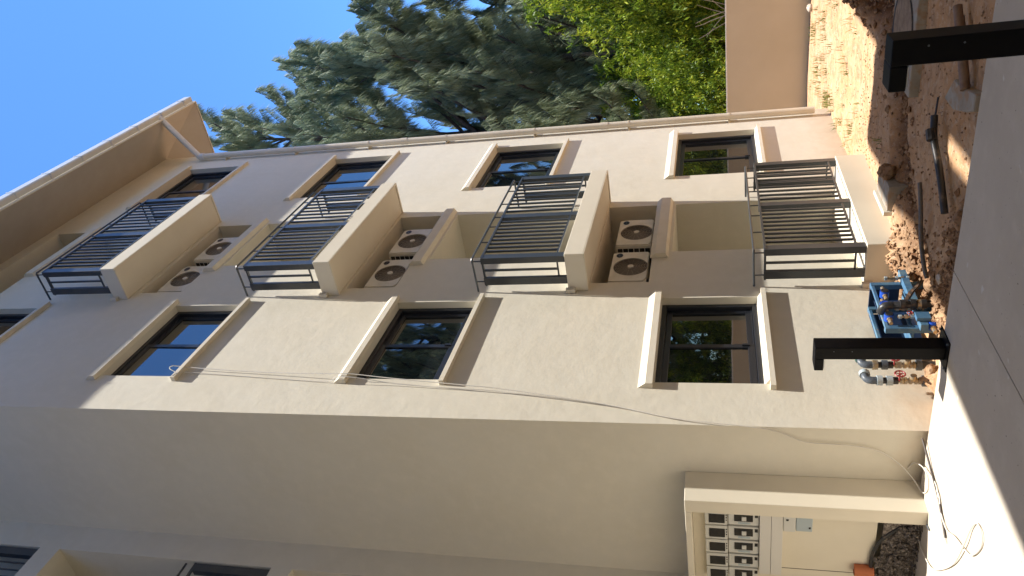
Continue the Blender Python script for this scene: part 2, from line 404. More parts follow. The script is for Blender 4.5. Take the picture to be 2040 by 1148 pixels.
def make_window(x0, x1, z0, z1, y=0.):
    W_, H_ = x1-x0, z1-z0; yf = y+.085
    fr = MB(); t = .050
    fr.box(x0, x1, yf, yf+.09, z0, z0+t).box(x0, x1, yf, yf+.09, z1-t, z1).box(x0, x0+t, yf, yf+.09, z0+t, z1-t).box(x1-t, x1, yf, yf+.09, z0+t, z1-t)
    fr.box(x0+t, x1-t, yf+.035, yf+.043, z0+t, z0+t+.016)
    win = fr.build('window', BLACKM, bld, bevel=.003, seg=1)
    xm = (x0+x1)/2-.03
    for a, c, yy in ((x0+t+.002, xm+.045, yf+.012), (xm-.02, x1-t-.002, yf+.045)):
        s = .054; e, g = z0+t+.002, z1-t-.002
        MB().box(a, c, yy, yy+.026, e, e+s+.012).box(a, c, yy, yy+.026, g-s, g).box(a, a+s, yy, yy+.026, e+s+.012, g-s).box(c-s, c, yy, yy+.026, e+s+.012, g-s).build('sash', BLACKM, win, bevel=.002, seg=1)
        dx = random.uniform(-.0015, .0015); dz = random.uniform(-.002, .002)
        MB().poly([(a+s, yy+.014+dx+dz, e+s),(c-s, yy+.014-dx+dz, e+s),(c-s, yy+.014-dx-dz, g-s),(a+s, yy+.014+dx-dz, g-s)]).build('pane', GLASS, win)
    MB().box(xm+.012, xm+.034, yf-.006, yf+.012, z0+t+.05, z0+t+.12).build('catch', BLACKM, win)
    e = .055
    MB().extr([(y,z1+.002),(y-e,z1+.002),(y-e,z1+.066),(y-.003,z1+.135),(y,z1+.135)], x0-.085, x1+.085).build('head_trim', TRIM, win, bevel=.004)
    MB().extr([(y+.085,z0+.003),(y+.0,z0-.004),(y-e,z0-.036),(y-e,z0-.082),(y,z0-.082),(y,z0-.02),(y+.085,z0-.02)], x0+.001, x1-.001).box(x0-.085, x0+.0008, y-e, y-.0003, z0-.082, z0-.036).box(x1-.0008, x1+.085, y-e, y-.0003, z0-.082, z0-.036).build('sill_trim', TRIM, win)
    return win
for F in FL:
    make_window(A0, A1, F+AS, F+WH); make_window(B0, B1, F+BS, F+WH)
for F in FL[1:]: make_window(-4.4, -3.0, F+AS, F+WH, WY)

# balconies
C0, C1, YP = 2.16, 4.467, .4635
def rail_set(F):
    z0, zt_, zh = F+.106, F+1.045, F+1.155
    yo = -.435
    r = MB()
    r.box(C0+.02, C1-.02, yo-.008, yo+.022, zt_-.012, zt_+.010)          # front top rail
    r.box(C0+.02, C0+.05, yo+.024, -.075, zt_-.012, zt_+.010).box(C1-.05, C1-.02, yo+.024, -.075, zt_-.012, zt_+.010)
    r.box(C0+.03, C1-.03, yo, yo+.014, F+.185, F+.203)
    r.box(C0+.025, C0+.04, yo+.03, -.09, F+.185, F+.203).box(C1-.04, C1-.025, yo+.03, -.09, F+.185, F+.203)
    rail = r.build('railing', RAILM, bld)
    P = [(C0+.005, yo-.004), (3.19, yo-.004), (C1-.10, yo-.004)]
    for x, y in P:
        MB().box(x, x+.095, y, y+.075, z0, zt_+.012).build('post', RAILM, rail, bevel=.003, seg=1)
    for x in (C0+.005, C1-.045):
        MB().box(x, x+.04, -.185, -.092, z0, zt_+.012).build('post', RAILM, rail, bevel=.003, seg=1)
    def bal(x, y): MB().box(x-.010, x+.010, y-.012, y+.010, F+.2035, zt_-.006).build('baluster', RAILM, rail)
    xs = [C0+.10+(3.19-C0-.10)*(i+1)/10 for i in range(9)]+[3.285+(C1-.10-3.285)*(i+1)/10 for i in range(9)]
    for x in xs: bal(x, yo+.012)
    for x in (C0+.033, C1-.033): bal(x, -.27)
    hx0, hx1, hy = C0+.012, C1-.075, yo+.01
    h = MB().tube([(hx0,-.012,zh-.004),(hx0,hy+.012,zh),(hx0+.012,hy,zh),(hx1-.012,hy,zh),(hx1,hy+.012,zh),(hx1,-.012,zh-.004)], .0125, 8)
    h.build('handrail', RAILM, rail, smooth=True)
    for x, y in [(hx0,-.14),(hx0,-.40),(C0+.42,hy),(C0+.82,hy),(3.24,hy),(3.62,hy),(4.02,hy),(hx1,-.40),(hx1,-.14)]:
        MB().box(x-.005, x+.005, y-.006, y+.006, zt_+.008, zh-.008).build('handrail_support', RAILM, rail)
for i, F in enumerate(FL):
    zb = F-.117 if i else -.55
    s = MB().box(C0, C1, -YP, -.0015, zb+(.012 if i else 0), F+.104)
    if i:   # drip lip round the underside
        s.box(C0, C1, -YP, -YP+.035, zb, zb+.0118).box(C0, C0+.035, -YP+.036, -.002, zb, zb+.0118).box(C1-.035, C1, -YP+.036, -.002, zb, zb+.0118)
    s.box(C0-.055, C0-.001, -.05, -.0015, F+.02, F+.125)
    s.build('balcony_slab', SMOOTHC, bld, bevel=.004, seg=1)
    rail_set(F)
    MB().extr([(-.0015,F+2.055),(-.058,F+2.085),(-.058,F+2.20),(-.004,F+2.262),(-.0015,F+2.262)], 2.86, 4.385).build('ledge', TRIM, bld, bevel=.004)
# wing balconies (a strip of them shows at the picture's edge)
for F in FL[1:]:
    MB().box(-2.35, -.332, WY+.004, WY+.9, F-.117, F+.1035).build('balcony_slab', SMOOTHC, bld)
    r = MB().box(-2.34, -.34, WY+.02, WY+.045, F+1.03, F+1.055)
    rail = r.build('railing', RAILM, bld)
    for x in (-.44, -1.40, -2.34): MB().box(x, x+.095, WY+.02, WY+.09, F+.106, F+1.028).build('post', RAILM, rail)
    for k in range(9): MB().box(-1.305+k*.095+.0, -1.29+k*.095, WY+.03, WY+.045, F+.106, F+1.028).build('baluster', RAILM, rail)
    MB().tube([(-2.3,WY+.02,F+1.15),(-.36,WY+.02,F+1.15)], .0125, 8).build('handrail', RAILM, rail)
    MB().box(-2.30, -.50, WY+.86, WY+.94, F+.12, F+2.3).build('door', BLACKM, bld)

# ------------------------------------------------------------------ electricity meters in their masonry surround
ex, ey0 = -.335, .52
enc = thing('meter_enclosure', 'cream masonry meter surround standing against the shaded wall, open at the front', 'meter enclosure', (ex, ey0, 0))
def E_(mb, n, m, **k): return mb.build(n, m, enc, origin=(ex, ey0, 0), **k)
E_(MB().box(ex, -.002, ey0, ey0+.135, -.02, 1.81), 'side_pillar', SMOOTHC, bevel=.003, seg=1)
E_(MB().box(ex, -.002, ey0+.136, WY-.003, 1.758, 1.81), 'top_slab', SMOOTHC, bevel=.003, seg=1)
E_(MB().box(-.17, -.012, ey0+.137, WY-.004, .30, 1.756), 'back_board', SMOOTHC)
E_(MB().box(-.245, -.172, ey0+.138, 1.46, 1.122, 1.212), 'cover_strip', PANELW, bevel=.002, seg=1)
E_(MB().box(-.245, -.172, ey0+.138, 1.46, 1.030, 1.119), 'cover_strip', PANELW, bevel=.002, seg=1)
E_(MB().box(-.172, -.1705, 1.447, 1.452, .3, 1.02), 'board_joint', CHAR)
def make_meter(y0, label):
    y1 = y0+.158
    t = thing('electricity_meter', label, 'electricity meter', (-.172, y0, 1.21), 'row of electricity meters in the surround')
    def q(mb, n, m, par=None, **k): return mb.build(n, m, par or t, origin=(0,0,0) if False else (-.172, y0, 1.21), **k)
    q(MB().box(-.235, -.173, y0, y1, 1.47, 1.655), 'upper_case', METERC, bevel=.006)
    q(MB().box(-.238, -.2355, y0+.03, y1-.025, 1.492, 1.622), 'display_window', METERD)
    q(MB().box(-.228, -.173, y0+.002, y1-.004, 1.218, 1.464), 'lower_case', METERC, bevel=.006)
    q(MB().box(-.232, -.2285, y0+.022, y1-.050, 1.265, 1.415), 'breaker_bezel', METERD)
    q(MB().box(-.243, -.2325, y0+.045, y1-.068, 1.318, 1.355), 'breaker_toggle', METERC, bevel=.002)
    q(MB().box(-.2300, -.2285, y1-.04, y1-.018, 1.285, 1.385), 'rating_label', PALEP)
    q(MB().box(-.2290, -.2285, y0+.02, y0+.06, 1.225, 1.25), 'seal', CHAR)
    for k in range(3): q(MB().box(-.2365, -.2355, y0+.03+k*.03, y0+.045+k*.03, 1.474, 1.484), 'mark', CHAR)
    return t
ml = ['electricity meter half hidden beside the pillar, nearest the corner', 'electricity meter next to the pillar-side one, second in the row',
      'middle electricity meter of the five in the row', 'electricity meter just before the one at the photo edge', 'electricity meter cut by the bottom edge of the photo']
for k in range(5): make_meter(.735+k*.1725, ml[k])
iso = thing('switch_box', 'small grey isolator box under the cover strips', 'switch box', (-.172, .70, .8))
def q(mb, n, m, **k): return mb.build(n, m, iso, origin=(-.172, .70, .8), **k)
q(MB().box(-.24, -.173, .70, .922, .93, 1.026), 'upper_box', METERC, bevel=.006)
q(MB().box(-.235, -.173, .70, .915, .80, .926), 'lower_box', GREYP if False else PALEP, bevel=.006)
q(MB().box(-.2375, -.2352, .86, .88, .812, .828), 'arrow_mark', CHAR)
q(MB().box(-.2415, -.2402, .775, .795, .985, 1.005), 'screw', CHAR)
tag(MB().tube(smooth_path([(-.2,.745,.80),(-.2,.75,.6),(-.19,.73,.4),(-.18,.69,.25)]), .011, 8).build('conduit', BLKP, smooth=True), 'black cable dropping from the grey isolator box behind the pillar', 'cable')
gp = MB()
for k in range(420):
    y = random.uniform(.68, 1.6); zmax = .06+.24*min(1, (y-.66)/.5); z = random.uniform(0, zmax); x = -.20-.03*random.random()-.04*(1-z/zmax)
    r = random.uniform(.012, .024); n0 = len(gp.v); c = Vector((x, y, z))
    for d in ((1,0,0),(-1,0,0),(0,1,0),(0,-1,0),(0,0,1),(0,0,-1)): gp.v.append(tuple(c+Vector(d)*r*random.uniform(.7, 1.2)))
    for a_, b_, c_ in ((0,2,4),(2,1,4),(1,3,4),(3,0,4),(2,0,5),(1,2,5),(3,1,5),(0,3,5)): gp.f.append((n0+a_, n0+b_, n0+c_))
gp.prism([(-.195,.66),(-.17,.66),(-.17,1.83),(-.195,1.83)], 0, .26)
tag(gp.build('gravel', GRAVEL), 'loose grey gravel heaped in the foot of the meter surround', 'gravel', kind='stuff')
tag(MB().tube(smooth_path([(-.185,.67,.06),(-.19,.80,.10),(-.20,1.0,.27),(-.20,1.25,.325),(-.20,1.5,.30),(-.2,1.82,.32)]), .016, 8).build('opening_edge_tube', BLKP, smooth=True), 'black tube standing for the dark edge of the arched opening over the gravel', 'conduit')  # tube drawn for the opening's dark edge above the gravel
tag(MB().tube([(-.205,1.37,.30),(-.205,1.37,.45)], .05, 12, cap=False).tube([(-.205,1.37,.30),(-.205,1.37,.445)], .043, 12).build('terracotta_pipe', TERRA, smooth=True), 'short orange terracotta pipe stub standing on the gravel', 'pipe')

# ------------------------------------------------------------------ air conditioners
def make_ac(x, z, label):
    W_, H_, D_ = .69, .45, .28; y = .045
    t = thing('air_conditioner', label, 'air conditioner', (x, y, z), 'air conditioner units in the wall recesses')
    def q(mb, n, m, par=None, **k): return mb.build(n, m, par or t, **k)
    q(MB().box(0, W_, .012, D_, .02, H_), 'casing', ACW, bevel=.014, smooth=True)
    c = (.33, -.002, .215)
    fp = MB(); N = 40
    # front plate with round opening
    ring = [(c[0]+.198*math.cos(2*math.pi*i/N), c[2]+.198*math.sin(2*math.pi*i/N)) for i in range(N)]
    outer = []
    for i in range(N):
        a = 2*math.pi*i/N; dx, dz = math.cos(a), math.sin(a)
        tx = ((W_-.012-c[0])/dx if dx > 1e-6 else (.012-c[0])/dx if dx < -1e-6 else 9)
        tz = ((H_-.008-c[2])/dz if dz > 1e-6 else (.028-c[2])/dz if dz < -1e-6 else 9)
        tt = min(tx, tz); outer.append((c[0]+dx*tt, c[2]+dz*tt))
    for i in range(N):
        j = (i+1) % N
        fp.poly([(outer[i][0],0,outer[i][1]),(outer[j][0],0,outer[j][1]),(ring[j][0],0,ring[j][1]),(ring[i][0],0,ring[i][1])])
        fp.poly([(ring[i][0],0,ring[i][1]),(ring[j][0],0,ring[j][1]),(ring[j][0],.011,ring[j][1]),(ring[i][0],.011,ring[i][1])])
        fp.poly([(outer[i][0],0,outer[i][1]),(outer[j][0],0,outer[j][1]),(outer[j][0],.013,outer[j][1]),(outer[i][0],.013,outer[i][1])])
    q(fp, 'front_plate', ACW)
    q(MB().poly([(c[0]+.199*math.cos(2*math.pi*i/N), .0105, c[2]+.199*math.sin(2*math.pi*i/N)) for i in range(N)]), 'fan_recess', ACD)
    gd = MB()
    for k in range(9): gd.ring((c[0], -.004, c[2]), .05+k*.0182, .0024, n=32, m=3)
    for k in range(16):
        a = 2*math.pi*k/16; gd.tube([(c[0]+.03*math.cos(a), -.002, c[2]+.03*math.sin(a)), (c[0]+.198*math.cos(a+.25), -.001, c[2]+.198*math.sin(a+.25))], .0015, 3)
    q(gd, 'fan_guard', ACG)
    q(MB().tube([(c[0],-.012,c[2]),(c[0],.008,c[2])], .034, 20), 'fan_hub', ACW, smooth=True)
    bd = q(MB().poly([(.60+.050*math.cos(2*math.pi*i/20), -.0025, .365+.040*math.sin(2*math.pi*i/20)) for i in range(20)]), 'badge', BADGE)
    cu = bpy.data.curves.new('lettering', 'FONT'); cu.body = 'Carrier'; cu.size = .016; cu.align_x = 'CENTER'; cu.align_y = 'CENTER'; cu.resolution_u = 2
    to = bpy.data.objects.new('tmp', cu); COL.objects.link(to); bpy.context.view_layer.update()
    me = bpy.data.meshes.new_from_object(to.evaluated_get(bpy.context.evaluated_depsgraph_get())); bpy.data.objects.remove(to)
    me.materials.clear(); me.materials.append(INK)
    lo = bpy.data.objects.new('lettering', me); COL.objects.link(lo); lo.parent = bd; lo.location = (.60, -.0035, .365); lo.rotation_euler = (R(90), 0, 0)
    q(MB().box(.665, .667, -.0015, 0, .35, .42), 'caption', ACG)
    fi = MB()
    for k in range(6):
        fi.box(-.0015, .0005, .05, .20, .035+k*.066, .092+k*.066)
    q(fi, 'side_grille', CHAR)
    q(MB().box(.03, .10, .03, .25, 0, .019), 'foot', ACD); q(MB().box(.57, .64, .03, .25, 0, .019), 'foot', ACD)
    return t
# flip badge side: the logo sits top right as seen from the front
acs = None
for i, (F, nm) in enumerate(zip(FL[:3], ('first', 'second', 'third'))):
    for j, (x, side) in enumerate(((2.42, 'left'), (3.285, 'right'))):
        lab = f'{side} beige air conditioner of the pair below the ' + {0: 'lowest raised', 1: 'middle raised', 2: 'topmost'}[i] + ' balcony slab'
        if acs is None: acs = make_ac(x, F+2.262, lab)
        else:
            o = copy_tree(acs); o.location = (x, .045, F+2.262); o['label'] = lab
bpy.context.view_layer.update()

# ------------------------------------------------------------------ boundary wall, twin building across the yard
fwt = thing('boundary_wall', 'low tan rendered boundary wall with pale coping in front of the trees', 'wall', (11, 0, -.4))
ys = [-26, -12, -2.2, 1.18, 1.47, 14]
for a, c in zip(ys, ys[1:]): MB().box(11, 11.16, a+.006, c-.006, -.6, 1.255).build('wall_panel', FARW, fwt, origin=(11, 0, -.4))
MB().box(11.004, 11.156, -26, 14, -.6, 1.25).build('core', SMOOTHC, fwt, origin=(11, 0, -.4))
MB().box(10.996, 11.165, -26, 14, 1.257, 1.285).build('coping', WHITE, fwt, origin=(11, 0, -.4))
lk = thing('added_side_block', 'unseen cream block added on the camera side to cut sky light on the shaded wall', 'building', (-7.5, 0, 0))  # unseen block added to keep sky light off the shaded wall
MB().box(-16, -7.2, -5.15, 1.80, -.8, 11.6).build('wall', FARW, lk, origin=(-7.5, 0, 0))
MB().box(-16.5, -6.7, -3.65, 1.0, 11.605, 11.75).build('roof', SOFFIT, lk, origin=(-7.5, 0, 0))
WPAINT = mat('white_bounce_paint', (.78, .73, .63), .85, .25, vary=[((.73, .68, .58), 1.5, .35, .7)])  # kept white to bounce fill light onto the facade
tw = thing('neighbouring_building', 'off-white building behind the camera, coloured to bounce light, whose roof edge shades the yard', 'building', (0, -6, 0))
MB().box(-30, 4.6, -17, -5.2, -.8, 11.9).build('wall', WPAINT, tw, origin=(0, -6, 0))
MB().box(4.601, 6.8, -17, -4.93, -.8, 11.9).build('wall', WPAINT, tw, origin=(0, -6, 0))
hx0, hx1, hy0, hy1 = 1.64, 2.20, -4.985, -4.825            # a gap left in the overhang lets a sliver of sun through
MB().box(-31, hx0, -18, -3.745, 11.905, 12.0).box(hx1, 5.38, -18, -3.745, 11.905, 12.0).box(hx0, hx1, -18, hy0, 11.905, 12.0).box(hx0, hx1, hy1, -3.745, 11.905, 12.0).box(5.38, 6.9, -18, -4.9, 11.905, 12.0).build('roof', WPAINT, tw, origin=(0, -6, 0))

# ------------------------------------------------------------------ trees
def ortho(d):
    a = np.cross(d, [0.3, .2, 1.]); a /= np.linalg.norm(a)+1e-9; return a, np.cross(d, a)
def casuarina(name, H, Rc, seed, wind, nneed, zlow=.18):
    rg = np.random.RandomState(seed)
    limbs = MB(); twigs = []
    trunk_pts = []; lean = np.array([wind[0]*.05, wind[1]*.05])
    for i in range(9):
        t = i/8; trunk_pts.append((lean[0]*H*t*t+.15*math.sin(3*t+seed), lean[1]*H*t*t+.12*math.cos(4*t+seed), H*t))
    tr = MB().tube(trunk_pts, .1, 8, rs=[.22*(1-.93*i/8)*(H/16)+.012 for i in range(9)])
    nb = int(H*3.9)
    for k in range(nb):
        t = zlow+(1-zlow)*(k+rg.rand())/nb
        i = min(7, int(t*8)); u = t*8-i; p0 = np.array(trunk_pts[i])*(1-u)+np.array(trunk_pts[i+1])*u
        az = rg.rand()*6.283; el = R(rg.uniform(18, 55)+18*t)
        d = np.array([math.cos(az)*math.cos(el), math.sin(az)*math.cos(el), math.sin(el)])
        prof = min(1, .45+1.3*(1-t)) if t > .3 else .8+.6*(t)
        L = Rc*prof*rg.uniform(.6, 1.15)*(1-.55*t)+.7
        pts = [p0]; dd = d.copy()
        for s in range(6):
            dd = dd+np.array([wind[0]*.07, wind[1]*.07, .03+.02*s])+rg.normal(0, .06, 3); dd /= np.linalg.norm(dd); pts.append(pts[-1]+dd*L/6)
        r0 = .012+.017*L
        limbs.tube([tuple(q) for q in pts], .02, 4, rs=[r0*(1-.88*j/6)+.004 for j in range(7)], cap=False)
        for s in range(int(5+L*4.5)):
            a = .18+.82*(s+rg.rand())/(5+L*4.5); j = min(5, int(a*6)); u2 = a*6-j; q0 = pts[j]*(1-u2)+pts[j+1]*u2
            tan = pts[j+1]-pts[j]; tan /= np.linalg.norm(tan); o1, o2 = ortho(tan); ph = rg.rand()*6.283
            td = tan*.75+(o1*math.cos(ph)+o2*math.sin(ph))*.75+np.array([wind[0]*.25, wind[1]*.25, .22]); td /= np.linalg.norm(td)
            tl = (.35+.55*rg.rand())*(1.15-.4*a)*(.6+.12*L)
            q1 = q0+td*tl*.5; q2 = q1+(td+np.array([wind[0]*.35, wind[1]*.35, .12]))*tl*.5
            limbs.tube([tuple(q0), tuple(q1), tuple(q2)], .006, 3, rs=[.010, .006, .003], cap=False)
            twigs.append((q0, q1, q2, rg.rand()))
    # drooping needle sprays hung along every twig
    tw_ = len(twigs); per = max(6, nneed//tw_); n = tw_*per
    Q0 = np.repeat(np.array([t[0] for t in twigs]), per, 0); Q1 = np.repeat(np.array([t[1] for t in twigs]), per, 0); Q2 = np.repeat(np.array([t[2] for t in twigs]), per, 0)
    tone0 = np.repeat(np.array([t[3] for t in twigs]), per)
    a = rg.rand(n, 1)**.8; base = np.where(a < .5, Q0+(Q1-Q0)*a*2, Q1+(Q2-Q1)*(a*2-1))
    dirn = np.array([[wind[0]*.25, wind[1]*.22, -.85]])+rg.normal(0, .20, (n, 3))+(Q2-Q0)*.30
    dirn /= np.linalg.norm(dirn, axis=1, keepdims=True)
    ln = rg.uniform(.16, .42, (n, 1)); wdt = rg.uniform(.0055, .011, (n, 1))
    side = np.cross(dirn, rg.normal(0, 1, (n, 3))); side /= np.linalg.norm(side, axis=1, keepdims=True)
    mid = base+dirn*ln*.5; tip = base+(dirn+np.array([[0, 0, -.22]]))*ln
    V = np.stack([base-side*wdt*.5, base+side*wdt*.5, mid+side*wdt*.6, mid-side*wdt*.6, tip], 1).reshape(-1, 3)
    idx = np.arange(n)[:, None]*5
    me = bpy.data.meshes.new('needles'); loops = np.concatenate([idx+np.array([[0,1,2,3]]), idx+np.array([[3,2,4]])], 1).ravel()
    me.vertices.add(n*5); me.vertices.foreach_set('co', V.ravel())
    me.loops.add(n*7); me.loops.foreach_set('vertex_index', loops.astype(np.int32))
    me.polygons.add(n*2); st = (np.arange(n)[:, None]*7+np.array([[0, 4]])).ravel()
    me.polygons.foreach_set('loop_start', st.astype(np.int32))
    me.update(calc_edges=True); me.validate()
    at = me.attributes.new('tone', 'FLOAT', 'POINT')
    tn = np.clip(.15+.55*tone0+rg.normal(0, .13, n), 0, 1); at.data.foreach_set('value', np.repeat(tn, 5).astype(np.float32))
    me.materials.append(NEEDLE)
    return tr, limbs, me
def place_tree(spec, loc, label, rz=0, name='casuarina_tree', group='casuarina trees beyond the wall', sc=1):
    t = thing(name, label, 'tree', loc, group, rz); t.scale = (sc,)*3
    a, b_, me = spec
    if isinstance(a, MB):
        ta = a.build('trunk', BARK, t, smooth=True); spec[0] = ta.data; spec[1] = b_.build('limb', BARK, t).data
    else:
        for n_, d_ in (('trunk', a), ('limb', b_)):
            o = bpy.data.objects.new(n_, d_); COL.objects.link(o); o.parent = t
    o = bpy.data.objects.new('crown', me); COL.objects.link(o); o.parent = t
    return t
wind = (.15, -.75)
T1 = list(casuarina('a', 19.5, 6.0, 3, wind, 260000))
T2 = list(casuarina('b', 13.5, 4.6, 11, wind, 210000, .04))
place_tree(T1, (17.6, 3.5, -.6), 'tallest casuarina, its crown leaning out just beside the roof corner', sc=.93)
place_tree(T2, (16.6, 1.0, -.6), 'casuarina nearest the wall in front of the tall one, beside the downpipe', rz=.3)
place_tree(T2, (20.0, -.9, -.6), 'casuarina at the photo edge, crown top meeting open sky', rz=-.4, sc=.95)
place_tree(T1, (25.0, 3.2, -.6), 'casuarina standing farthest back between the tall one and the edge one', rz=.5, sc=.85)
place_tree(T1, (20.5, -12.5, -.6), 'casuarina across the yard that mirrors in the upper panes', rz=.4, sc=1.0)
place_tree(T2, (14.5, -10.0, -.6), 'smaller casuarina across the yard that mirrors in the middle panes', rz=-.3)
place_tree(T2, (17.5, -16.0, -.6), 'casuarina deep in the yard corner, mirrored among branches', rz=1.3, sc=1.15)

def leafy(seed, rx, ry, rz_, ncl, per):
    rg = np.random.RandomState(seed)
    u = rg.normal(0, 1, (ncl, 3)); u /= np.linalg.norm(u, axis=1, keepdims=True); rad = rg.uniform(.55, 1.05, (ncl, 1))
    C = u*rad*np.array([[rx, ry, rz_]]); C[:, 2] += rz_
    C = C[C[:, 2] > .05]; ncl = len(C)
    n = ncl*per; cc = np.repeat(C, per, 0); tone0 = np.repeat(rg.rand(ncl), per)
    # each clump is an arching frond: leaves hang off it
    fd = np.repeat(u[:ncl]*.6+rg.normal(0, .5, (ncl, 3)), per, 0); fd /= np.linalg.norm(fd, axis=1, keepdims=True)
    a = rg.uniform(0, .45, (n, 1)); base = cc+fd*a+np.array([[0, 0, -1]])*a*a*1.2+rg.normal(0, .035, (n, 3))
    d = rg.normal(0, .5, (n, 3))+np.array([[0, -.15, -.8]]); d /= np.linalg.norm(d, axis=1, keepdims=True)
    sd_ = np.cross(d, rg.normal(0, 1, (n, 3))); sd_ /= np.linalg.norm(sd_, axis=1, keepdims=True)
    L = rg.uniform(.05, .12, (n, 1)); w_ = L*rg.uniform(.22, .36, (n, 1))
    V = np.stack([base, base+d*L*.5+sd_*w_*.5, base+d*L, base+d*L*.5-sd_*w_*.5], 1).reshape(-1, 3)
    me = bpy.data.meshes.new('leaves'); me.vertices.add(n*4); me.vertices.foreach_set('co', V.ravel())
    me.loops.add(n*4); me.loops.foreach_set('vertex_index', np.arange(n*4, dtype=np.int32))
    me.polygons.add(n); me.polygons.foreach_set('loop_start', (np.arange(n)*4).astype(np.int32)); me.update(calc_edges=True)
    at = me.attributes.new('tone', 'FLOAT', 'POINT'); at.data.foreach_set('value', np.repeat(np.clip(.1+.7*tone0+rg.normal(0, .16, n), 0, 1), 4).astype(np.float32))
    me.materials.append(LEAF)
    st = MB()
    for k in range(16):
        c = C[rg.randint(ncl)]; m = np.array([c[0]*.3, c[1]*.3, c[2]*.55]); st.tube(smooth_path([(rg.normal(0, .2), rg.normal(0, .2), 0), tuple(m), tuple(c)], 3), .02, 5, rs=[.035-.0045*i for i in range(7)])
    return [st, me]
def place_bush(spec, loc, label, rz=0, sc=1):
    t = thing('leafy_tree', label, 'tree', loc, 'bright green trees behind the boundary wall', rz); t.scale = (sc,)*3
    if isinstance(spec[0], MB): spec[0] = spec[0].build('stem', BARK, t, smooth=True).data
    else:
        o = bpy.data.objects.new('stem', spec[0]); COL.objects.link(o); o.parent = t
    o = bpy.data.objects.new('crown', spec[1]); COL.objects.link(o); o.parent = t
L1 = leafy(21, 1.5, 1.5, 2.6, 1900, 34)
L2 = leafy(33, 1.4, 1.7, 2.0, 1500, 34)
place_tree(T2, (12.9, 3.1, -.6), 'low casuarina right behind the wall, feathery down to the coping', rz=.15, sc=.56)
place_tree(T2, (18.2, -5.9, -.6), 'casuarina just outside the photo edge, mirrored in the far window column', rz=.2)
place_bush(L1, (14.3, -1.7, -.6), 'sunlit yellow-green leafy tree at the photo edge behind the wall', .4, 1.3)
place_bush(L2, (13.9, .3, -.6), 'bright green leafy tree behind the wall, between casuarina sprays', 1.1)
place_bush(L2, (15.0, 4.2, -.6), 'leafy tree behind the wall, tucked beside the downpipe', 2.3, .9)
place_bush(L1, (15.4, 1.6, -.6), 'leafy tree seen through the gap between the two near casuarinas', 1.7, 1.0)
place_bush(L1, (16.2, -3.8, -.6), 'leafy tree set further back behind the sunlit one', .8, 1.05)
place_bush(L1, (13.5, -6.2, -.6), 'leafy tree behind the wall to the side of the yard', 2.2, .9)
place_bush(L2, (13.5, -9.8, -.6), 'leafy tree behind the wall toward the yard corner', .2)
# dry twigs over the coping
dt = MB()
for k in range(7):
    y = random.uniform(-1.0, -.7); z = 1.3
    p = [(11.5, y, 1.1)]; d = Vector((random.uniform(-.1,.1), random.uniform(-.6,.9), 1)).normalized()
    for s in range(5): p.append(tuple(Vector(p[-1])+d*.16)); d = (d+Vector((random.uniform(-.2,.2), random.uniform(-.25,.25), .0))).normalized()
    dt.tube(p, .008, 4, rs=[.014,.012,.010,.008,.006,.004])
tag(dt.build('dry_branch', TWIG), 'pale bare branch forking just above the wall coping', 'branch')

# ------------------------------------------------------------------ bollard lights
def bollard(loc, label):
    t = thing('bollard_light', label, 'bollard light', loc, 'black bollard lights along the pavement')
    h = .845
    MB().prism([(-.065,-.05),(.065,-.05),(.065,.05),(-.065,.05)], .008, h).box(-.065, .065, .0502, .15, h-.062, h).build('post', BOLL, t, bevel=.006)
    MB().box(-.05, .05, .06, .14, h-.068, h-.0625).build('lamp_lens', LENSW, t)
    MB().box(-.115, .115, -.12, .12, 0, .008).build('base_plate', BOLL, t, bevel=.002)
    for x, y in ((-.095,-.1),(.095,-.1),(-.095,.1),(.095,.1)):
        MB().tube([(x,y,.008),(x,y,.02)], .009, 6).build('bolt', GREYP, t)
    for z in (.60, .72): MB().tube([(-.0675,-.02,z),(-.0655,-.02,z)], .004, 8).build('rivet', GREYP, t)
    return t
bollard((-.115, -.85, 0), 'black hooked bollard light in front of the pipes, seen whole on the sunlit edge')
bollard((-1.685, -3.385, 0), 'black hooked bollard light close to the camera, cut by the photo edge')

